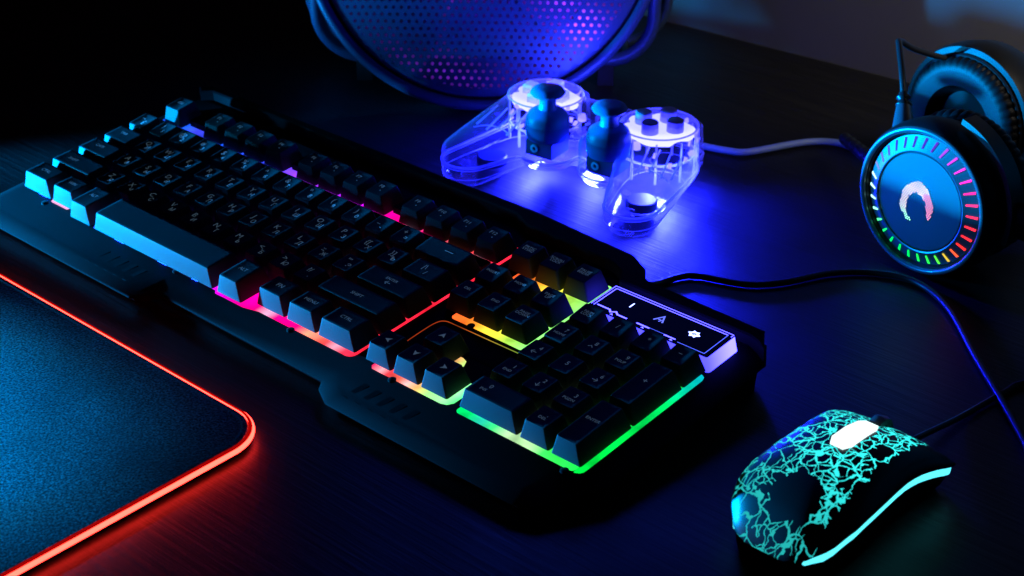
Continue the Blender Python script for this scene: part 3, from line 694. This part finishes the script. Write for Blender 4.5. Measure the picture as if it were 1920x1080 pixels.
# lit boards under the clusters
M['led_hot'] = emit('led_hot', (.045, .045, 1), 24)
M['led_mid'] = emit('led_mid', (.06, .05, 1), 10)
for s_ in (-1, 1):
    a_ = MB()
    n = 40; ring = []
    for e, z in ((1.5,36.0),(0,38.5),(1,40)):
        ring.append([(s_*PX+(21.0-e+1.8*math.sin(5*q)+1.5*math.cos(9*q)+.9*math.sin(13*q))*math.cos(q), (20.5-e+1.6*math.sin(4*q))*math.sin(q)-1, z) for q in [2*PI*i/n for i in range(n)]])
    a_.loft(ring); bd_ = a_.build('led_board', M['led_hot'], pad_c)
    for k in range(34):
        q = random.uniform(0, 2*PI); rr_ = random.uniform(19, 23.5); a_ = MB(); a_.box(-1.1,1.1,-.5,.5,-1.6,1.6); a_.xf(Matrix.Translation((s_*PX+rr_*math.cos(q), rr_*math.sin(q), random.uniform(20, 40))) @ Matrix.Rotation(random.uniform(0,3), 4, 'X') @ Matrix.Rotation(q, 4, 'Z')); a_.build('led_glint', M['led_mid'], bd_, smooth=False)  # emissive chips imitating sparkle and glare around the boards
a_ = MB(); a_.loft([[(x, y, 26) for x, y, _ in rrect(-12, 14, -4, 14, 4)], [(x, y, 27.2) for x, y, _ in rrect(-12, 14, -4, 14, 4)]]); a_.build('circuit_board', M['pcb'], pad_c)
for x, y in ((-19,8),(20,6),(-30,-8),(31,-9)):
    a_ = MB(); a_.lathe([(.1,30.4),(2.2,30),(2.6,28),(2.6,26)], 16); a_.xf(Matrix.Translation((x,y,0))); a_.build('led', M['led_mid'], pad_c)
CI = (Matrix.Translation((222.5, 268, 0)) @ Matrix.Rotation(math.radians(7), 4, 'Z')).inverted()
cb = MB(); cb.tube(smooth_path([(219,292,20),(219,304,16),(226,322,6),(248,333,3.2),(268,339,3),(280,347,3),(296,379,3),(308,393,3),(322,397,3),(346,389,3),(366,368,3),(378,340,3)], 8), 2.4, 10)
cb.xf(CI); cb.build('cable', M['cablepale'], pad_c)

# ------------------------------------------------------------------ headset
hs = thing('headset', 'black over-ear headset with rainbow lit dial at right edge of table', 'headset', (430, 330, 0))
HI = Matrix.Translation((-430, -330, 0))
def axis_frame(c, n):
    n = Vector(n).normalized(); x = Vector((0,0,1)).cross(n).normalized(); y = n.cross(x)
    m_ = Matrix.Identity(4)
    for i in range(3): m_[i][0] = x[i]; m_[i][1] = y[i]; m_[i][2] = n[i]; m_[i][3] = c[i]
    return HI @ m_
A1 = axis_frame((435.7,281,44), (-.15,-.985,.02))
A2 = axis_frame((404,398,45), (-.20,-.975,.02))
# cup 1 : local z points outward to the viewer
a_ = MB(); a_.lathe([(30,-2.6),(37.6,-2.2),(38.2,-.6),(42,-.2),(43.2,-3),(44.0,-10),(43.5,-18),(41,-24),(36,-26),(10,-27),(.1,-27)], 96); a_.xf(A1)
cup = a_.build('ear_cup', M['shell_black'], hs, angle=30)
a_ = MB(); a_.tube([(40.2*math.cos(2*PI*k/96), 40.2*math.sin(2*PI*k/96), 0) for k in range(96)], 1.7, 10, closed=True); a_.xf(A1); a_.build('trim_ring', M['ring_gloss'], cup)
a_ = MB(); a_.lathe([(28.2,1.6),(28.9,1.9),(36.6,-2.2),(37.6,-2.6)], 96); a_.xf(A1); a_.build('dial_face', M['annulus'], cup, angle=25)
a_ = MB(); a_.lathe([(.1,1.3),(27.2,1.3),(28.1,.6),(28.1,-1)], 96); a_.xf(A1); disc = a_.build('centre_disc', M['disc'], cup, angle=25)
anch = [(-180,(.45,.9,.8)),(-163,(.35,.8,.85)),(-151,(.25,.95,.6)),(-140,(.05,.9,.25)),(-128,(.0,.75,.12)),(-95,(0,.6,.08)),(-65,(.02,.6,.05)),(-57,(.12,.5,.03)),(-45,(.7,.1,.03)),(-30,(1,.02,.02)),(0,(1,.02,.05)),(15,(1,.03,.16)),(30,(1,.02,.3)),(42,(.9,.03,.55)),(55,(.55,.04,.7)),(72,(.25,.05,.8)),(90,(.10,.05,.8)),(130,(.06,.08,.8)),(160,(.25,.3,.9)),(170,(.4,.6,.9)),(180,(.45,.9,.8))]
NB = 32
for k in range(NB):
    a0 = 360*k/NB-180+5.4
    for (p0, c0), (p1, c1) in zip(anch, anch[1:]):
        if p0 <= a0 <= p1: t_ = (a0-p0)/(p1-p0); c_ = tuple(c0[i]+(c1[i]-c0[i])*t_ for i in range(3)); break
    bmn = MB(); r0, r1 = 30.6, 36.0
    z0, z1 = 1.9-1.7/7.7*4.1+.12, 1.9-7.1/7.7*4.1+.12
    w0, w1 = .38, .66
    bmn.loft([[(r0,-w0,z0-.3),(r0,w0,z0-.3),(r0,w0,z0+.35),(r0,-w0,z0+.35)],[(r1,-w1,z1-.3),(r1,w1,z1-.3),(r1,w1,z1+.35),(r1,-w1,z1+.35)]])
    # bars stand slightly slanted, like turbine slots
    bmn.xf(A1 @ Matrix.Rotation(math.radians(a0), 4, 'Z') @ Matrix.Translation((33,0,0)) @ Matrix.Rotation(math.radians(-9), 4, 'Z') @ Matrix.Translation((-33,0,0)))
    bmn.build('light_bar', emit('bar_glow', c_, 2.3 if not 75 < a0 < 165 else .9), disc.parent, smooth=False)
poly = [(-13.1,-5.4),(-11.4,4.1),(-8.3,7.8),(-2.7,11.9),(2.4,10.9),(6.5,6.2),(9.5,-.9),(8.3,-7.8),(6.6,-9),(5.2,-4.4),(3.8,1.1),(.7,4.0),(-3.1,4.6),(-7.3,1.5),(-8.4,-5),(-7.2,-9.2),(-4,-12.2),(-6.5,-13.2),(-10.3,-9.5)]
def inside(x, y):
    c_ = False; j = len(poly)-1
    for i in range(len(poly)):
        xi, yi = poly[i]; xj, yj = poly[j]
        if (yi > y) != (yj > y) and x < (xj-xi)*(y-yi)/(yj-yi)+xi: c_ = not c_
        j = i
    return c_
M['emblem'] = ramp_emit('emblem_glow', [(28,(.2,1,.5)),(34,(.35,1,.75)),(39,(.85,.85,1)),(62,(1,.8,.95))], 2.2, 28, 62, axis=2)
m = M['emblem']
em_ = MB(); pit = 1.3
for r_ in range(-16, 16):
    for q in range(-16, 16):
        x = q*pit+(r_ % 2)*pit/2; y = r_*pit*.866
        if inside(x, y):
            mi = 1 if x > 2.5 and y < 6 else 0
            em_.add([(x+.44*math.cos(PI/3*k+.5), y+.44*math.sin(PI/3*k+.5), 1.42) for k in range(6)], [(0,1,2,3,4,5)], mi)
em_.xf(A1); em_.build('emblem', [M['emblem'], emit('emblem_pink', (1,.35,.66), 2.0)], cup, smooth=False)
def cushion(A, z0, z1, name='ear_cushion', flip=1, RC=34, TW=8.5):
    a_ = MB(); zc = (z0+z1)/2; hh = abs(z1-z0)/2; prof_ = []
    for k in range(17):
        q = -PI/2+PI*k/16
        prof_.append((RC+TW*math.cos(q), zc+flip*hh*math.sin(q)))
    prof_ = [(20, zc-flip*hh)]+prof_+[(24, zc+flip*hh*.9), (20, zc), (19, zc-flip*hh*.5)]
    def fn(r_, z_, a0):
        k_ = max(0, (r_-RC)/TW)
        s0 = abs(math.sin(a0*27+.8*math.sin(a0*5)))**.6
        return (r_+k_*(1.3*s0-1.0), z_)
    a_.lathe(prof_, 324, fn=fn); a_.xf(A); return a_.build(name, M['leather'], hs)
cushion(A1, -28, -45)
# yoke: grey arc band round the cup
a_ = MB(); prof_ = [(46.2,-24),(49.4,-23.5),(49.8,-12),(46.6,-12),(46.2,-24)]
a_.lathe(prof_, 40, a0=math.radians(-14), a1=math.radians(78)); a_.loft([[(p_[0]*math.cos(q), p_[0]*math.sin(q), p_[1]) for p_ in prof_[:4]] for q in (math.radians(-14.2), math.radians(-13.9))]); a_.xf(A1)
yk = a_.build('yoke', M['yoke'], hs, angle=30)
# second cup: inner face with pleated cushion towards us
a_ = MB(); a_.lathe([(.1,-26),(30,-26),(40,-24),(44.5,-18),(47,-6),(47.2,5),(46,8.2),(42.5,9),(41.6,7.5),(41,0),(20,0),(.1,0)], 96); a_.xf(A2); cup2 = a_.build('ear_cup', M['shell_black'], hs, angle=30)
a_ = MB(); a_.lathe([(42.2,8.6),(42.6,10.0),(41.6,11.0),(40,10.6),(39.6,7)], 96); a_.xf(A2); a_.build('trim_ring', M['shell_black'], cup2)
cushion(A2, 5, 17, RC=32.5, TW=8)
a_ = MB(); a_.lathe([(.1,8),(26,8)], 48); a_.xf(A2); a_.build('speaker_cloth', M['rubber'], cup2)
# headband: from cup to cup, running off to the right
hb = MB(); pth = smooth_path([(484,291,46),(520,292,48),(575,310,49),(615,350,50),(612,398,50),(570,430,49),(500,432,48),(454,412,47)], 10)
lp = []
for i, p_ in enumerate(pth):
    t_ = (pth[min(i+1, len(pth)-1)]-pth[max(i-1, 0)]).normalized(); sd_ = t_.cross(Vector((0,0,1))).normalized(); up_ = Vector((0,0,1))
    w_ = 10+6*math.sin(PI*i/(len(pth)-1)); h_ = 3+3.5*math.sin(PI*i/(len(pth)-1))
    lp.append([tuple(p_+sd_*h_*math.cos(q)+up_*w_*math.sin(q)) for q in [2*PI*k/16 for k in range(16)]])
hb.loft(lp); hb.xf(HI); hb.build('headband', M['leather'], hs)
# wire loop between the cups and the boots it leaves from
cb = MB(); cb.tube(smooth_path([(396,322,82),(389,330,92),(377,346,99),(371,357,98),(374,370,90),(384,392,80)], 8), 1.9, 10); cb.xf(HI); cb.build('link_cable', M['cable'], hs)
def boot(pa, pb, r0, r1, k, mt='cable'):
    a_ = MB(); pa, pb = Vector(pa), Vector(pb); pts = []; rr = []
    for i in range(k*4+1):
        t_ = i/(k*4); pts.append(pa.lerp(pb, t_)); base_ = r0+(r1-r0)*t_; rr.append(base_+(1.1 if (i % 4) in (1, 2) else -.2))
    a_.tube(pts, rr, 14); a_.xf(HI); return a_.build('cable_boot', M[mt], hs, angle=60)
boot((399,318,77), (395,323,83), 3.6, 2.6, 2)
a_ = MB(); a_.tube([(410,300,68),(404,310,73),(399,318,77)], [6.5,5.4,4.2], 16); a_.xf(HI); a_.build('cable_socket', M['ring_gloss'], hs)
mb_ = boot((372,338,29), (331,373,20), 3.6, 2.7, 6); mb_.name = 'microphone_boom'
cb = MB(); cb.tube(smooth_path([(372,338,29),(384,320,36),(396,300,40)], 6), 2.2, 8); cb.xf(HI); cb.build('microphone_arm', M['cable'], hs)

# ------------------------------------------------------------------ fan with a perforated grille
FC = Vector((77, 319, 114)); ah = math.atan2(-.73, .69)-.08; el = math.radians(24)
fn_ = Vector((math.cos(ah)*math.cos(el), math.sin(ah)*math.cos(el), math.sin(el)))
fan = thing('desk_fan', 'round fan with perforated metal grille and tubular stand behind controller', 'fan', (FC.x, FC.y, 0))
fx = Vector((0,0,1)).cross(fn_).normalized(); fy = fn_.cross(fx)
FM = Matrix.Identity(4)
for i in range(3): FM[i][0] = fx[i]; FM[i][1] = fy[i]; FM[i][2] = fn_[i]
FM[2][3] = FC.z
RG = 111.0
def gz(x, y): return 11*(1-(x*x+y*y)/(RG*RG))
g_ = MB(); P_ = 5.25; hr = 1.18; NV = 12; H = P_/math.sqrt(3)
vid = {}
def gv(x, y):
    k = (round(x*50), round(y*50))
    if k not in vid: vid[k] = len(g_.v); g_.v.append((x, y, gz(x, y)))
    return vid[k]
for r_ in range(-28, 29):
    for q in range(-26, 27):
        cx = q*P_+(r_ % 2)*P_/2; cy = r_*P_*.8660254
        rc = math.hypot(cx, cy)
        if rc > RG-P_*.45: continue
        outer = []
        for k in range(6):
            a_ = PI/6+PI/3*k; b2 = a_+PI/3
            xa, ya = cx+H*math.cos(a_), cy+H*math.sin(a_); xb, yb = cx+H*math.cos(b2), cy+H*math.sin(b2)
            outer.append(gv(xa, ya)); outer.append(gv((xa+xb)/2, (ya+yb)/2))
        base_ = len(g_.v)
        for k in range(12):
            a_ = PI/6+PI/6*k; x, y = cx+hr*math.cos(a_), cy+hr*math.sin(a_); g_.v.append((x, y, gz(x, y)))
        for k in range(12):
            x, y = g_.v[base_+k][:2]; g_.v.append((x, y, gz(x, y)-.9))
        for k in range(12):
            j = (k+1) % 12
            g_.f.append((outer[k], outer[j], base_+j, base_+k)); g_.m.append(0)
            g_.f.append((base_+k, base_+j, base_+12+j, base_+12+k)); g_.m.append(0)
g_.lathe([(RG-4.2, gz(RG-4.2,0)-.35),(RG-.5,-.2),(RG+1.2,-1.4)], 160)
g_.xf(FM); g_.build('grille', M['fanmetal'], fan, angle=40)
a_ = MB(); a_.lathe([(RG+1.2,-1.6),(RG+1.6,-5),(RG+3.4,-5),(RG+3.8,-1.6),(RG+3.8,0)], 128); a_.xf(FM); a_.build('rim_groove', M['darkhole'], fan, angle=30)
a_ = MB(); a_.tube([((RG+7)*math.cos(2*PI*k/160), (RG+7)*math.sin(2*PI*k/160), -1) for k in range(160)], 3.7, 14, closed=True); a_.xf(FM); a_.build('outer_ring', M['fanmetal'], fan)
a_ = MB(); a_.lathe([(.1,-38),(40,-37),(75,-32),(98,-22),(108,-10),(RG+.6,-2.5)], 96); a_.lathe([(RG+8,-3),(RG+6,-24),(98,-44),(60,-56),(.1,-58)], 96); a_.xf(FM); a_.build('housing', M['fanbowl'], fan)
a_ = MB(); a_.lathe([(.1,-14),(16,-15),(20,-20),(20,-36)], 48)
for k in range(7):
    q0 = 2*PI*k/7; loops_ = []
    for r_ in (20, 45, 70, 88):
        q1 = q0+.35*(r_/88); lw = .30+.12*math.sin(r_/40)
        loops_.append([(r_*math.cos(q1-lw), r_*math.sin(q1-lw), -31),(r_*math.cos(q1+lw), r_*math.sin(q1+lw), -18),(r_*math.cos(q1+lw), r_*math.sin(q1+lw), -17),(r_*math.cos(q1-lw), r_*math.sin(q1-lw), -30)])
    a_.loft(loops_)
a_.xf(FM); a_.build('fan_blades', plastic('blade_violet', (.20,.12,.35), .25, .6), fan)
# stand: two rounded tube frames
hdir = Vector((fx.x, fx.y, 0)).normalized(); bdir = Vector((-math.cos(ah), -math.sin(ah), 0))
def frame(offb, half, zb, ztop, r_, rad=32):
    pts = []
    pts.append((-half, ztop)); pts.append((-half, zb+rad))
    for k in range(1, 9):
        q = PI+PI/2*k/8; pts.append((-half+rad+rad*math.cos(q), zb+rad+rad*math.sin(q)))
    for k in range(0, 9):
        q = 1.5*PI+PI/2*k/8; pts.append((half-rad+rad*math.cos(q), zb+rad+rad*math.sin(q)))
    pts.append((half, ztop))
    return [tuple(hdir*u_+bdir*offb+Vector((0,0,z_))) for u_, z_ in pts]
a_ = MB(); a_.tube(frame(10, 116, 17, 190, 0), 4.6, 12); a_.build('stand_frame', M['fanmetal'], fan)
a_ = MB(); a_.tube(frame(46, 126, 17, 190, 0), 4.0, 12); a_.build('stand_frame', M['fanmetal'], fan)
for u_ in (-84, 84):
    for bo in (10, 46):
        c_ = hdir*u_+bdir*bo; a_ = MB(); a_.box(-5.5,5.5,-4,4,.02,15); a_.xf(Matrix.Translation(c_) @ Matrix.Rotation(math.atan2(hdir.y, hdir.x), 4, 'Z')); a_.build('stand_foot', M['rubber'], fan, smooth=False)
a_ = MB(); a_.tube([tuple(hdir*96+bdir*10+Vector((0,0,18))), tuple(hdir*96+bdir*46+Vector((0,0,18)))], 3.2, 10); a_.tube([tuple(hdir*-96+bdir*10+Vector((0,0,18))), tuple(hdir*-96+bdir*46+Vector((0,0,18)))], 3.2, 10)
a_.build('cross_brace', M['fanmetal'], fan)

# ------------------------------------------------------------------ light
def lamp(name, kind, loc, energy, colour, size=.1, target=None, **kw):
    d_ = bpy.data.lights.new(name, kind); d_.energy = energy; d_.color = colour
    if kind == 'AREA':
        d_.shape = 'RECTANGLE'; d_.size = size; d_.size_y = kw.pop('size_y', size)
    elif kind in ('POINT', 'SPOT'): d_.shadow_soft_size = size
    for k, v in kw.items(): setattr(d_, k, v)
    o_ = bpy.data.objects.new(name, d_); col.objects.link(o_); o_.location = [c*S for c in loc]
    if target:
        o_.rotation_euler = (Vector(target)-Vector(loc)).to_track_quat('-Z', 'Y').to_euler()
    return o_
az = math.radians(31)
lamp('azure_lamp', 'SPOT', (-210,-160,13.3), 165, (.0, .34, 1), .008, (-210+600*math.cos(az), -160+600*math.sin(az), -120), spot_size=math.radians(61), spot_blend=.55)
lamp('headset_fill_spot', 'SPOT', (-270,-215,150), 48, (.0, .32, 1), .045, (432,283,40), spot_size=math.radians(7.6), spot_blend=.6)  # unseen spot added to light just the headset in azure
lamp('fan_fill_spot', 'SPOT', (-300,-200,60), 45, (.0, .34, 1), .03, (0,300,112), spot_size=math.radians(22), spot_blend=.6)  # added out of view to throw azure on the fan alone
lamp('stick_fill_spot', 'SPOT', (-250,-120,80), 26, (.0, .42, 1), .02, (210,245,50), spot_size=math.radians(10), spot_blend=.6)  # extra unseen beam put in for the cyan on the thumb sticks
lamp('pad_fill_spot', 'SPOT', (-260,-330,330), 135, (.0, .34, 1), .03, (78,-236,0), spot_size=math.radians(31), spot_blend=1.0)  # unseen spot added to make the lit patch on the pad
lamp('key_top_fill', 'AREA', (95,440,370), .045, (.02, .07, 1), .22, (390,50,30), spread=math.radians(60))  # unseen area light added for the blue sheen on the keypad tops
lamp('fan_glow_lamp', 'POINT', (fn_*-12 + FC + fx*-14+fy*-32), .012, (.45, .04, 1), .012)
lamp('fan_side_lamp', 'POINT', (fn_*-9 + FC + fx*52+fy*-48), .05, (.40, .06, 1), .010)
CM = Matrix.Translation((222.5,268,0)) @ Matrix.Rotation(math.radians(7),4,'Z')
for s_ in (-1, 1):
    lamp('controller_led_lamp', 'SPOT', tuple(CM @ Vector((s_*44, -5, 28))), 5.0, (.012, .016, 1), .007, tuple(CM @ Vector((s_*46, -22, -20))), spot_size=math.radians(165), spot_blend=.6)
lamp('controller_led_lamp', 'SPOT', tuple(CM @ Vector((0, -6, 22))), 3.0, (.012, .016, 1), .006, tuple(CM @ Vector((0, -30, -20))), spot_size=math.radians(160), spot_blend=.6)
lamp('controller_led_lamp', 'SPOT', tuple(CM @ Vector((PX+8, 2, 30))), 5.0, (.006, .010, 1), .007, tuple(CM @ Vector((150, -30, -20))), spot_size=math.radians(120), spot_blend=.8)
lamp('controller_led_lamp', 'SPOT', tuple(CM @ Vector((-8, 12, 45))), 1.6, (.03, .04, 1), .007, tuple(FC+fx*35+fy*-40), spot_size=math.radians(110), spot_blend=.9)
lamp('room_lamp', 'SPOT', (560,420,300), 3.4, (1, .92, .82), .08, (330,520,95), spot_size=math.radians(70), spot_blend=.9)

wld = bpy.data.worlds.new('World'); scene.world = wld; wld.use_nodes = True
bg = wld.node_tree.nodes['Background']; bg.inputs[0].default_value = (.0006, .0010, .006, 1); bg.inputs[1].default_value = .5

# ------------------------------------------------------------------ camera (solved from the key positions)
Kx = Matrix.Rotation(TILT, 3, 'X')
R = Kx @ Matrix.Rotation(.7301, 3, 'Z') @ Matrix.Rotation(.0512, 3, 'Y') @ Matrix.Rotation(1.0016, 3, 'X')
cp = Kx @ Vector((820.7038, -446.1989, 463.6751)) + Vector((0, 0, 24.9))
cam = bpy.data.cameras.new('camera'); co = bpy.data.objects.new('camera', cam); col.objects.link(co)
mw = R.to_4x4(); mw.translation = cp*S; co.matrix_world = mw
cam.sensor_width = 36; cam.lens = 3169.536/1920*36; cam.clip_start = .02; cam.clip_end = 20
cam.dof.use_dof = True; cam.dof.focus_distance = .86; cam.dof.aperture_fstop = 16
scene.camera = co
vs_ = scene.view_settings; vs_.view_transform = 'Standard'; vs_.look = 'None'; vs_.exposure = 0; vs_.gamma = 1; vs_.use_curve_mapping = False
scene.render.engine = 'CYCLES'
cy = scene.cycles; cy.use_denoising = True; cy.max_bounces = 10; cy.transparent_max_bounces = 24; cy.sample_clamp_indirect = 4; cy.caustics_reflective = False; cy.caustics_refractive = False
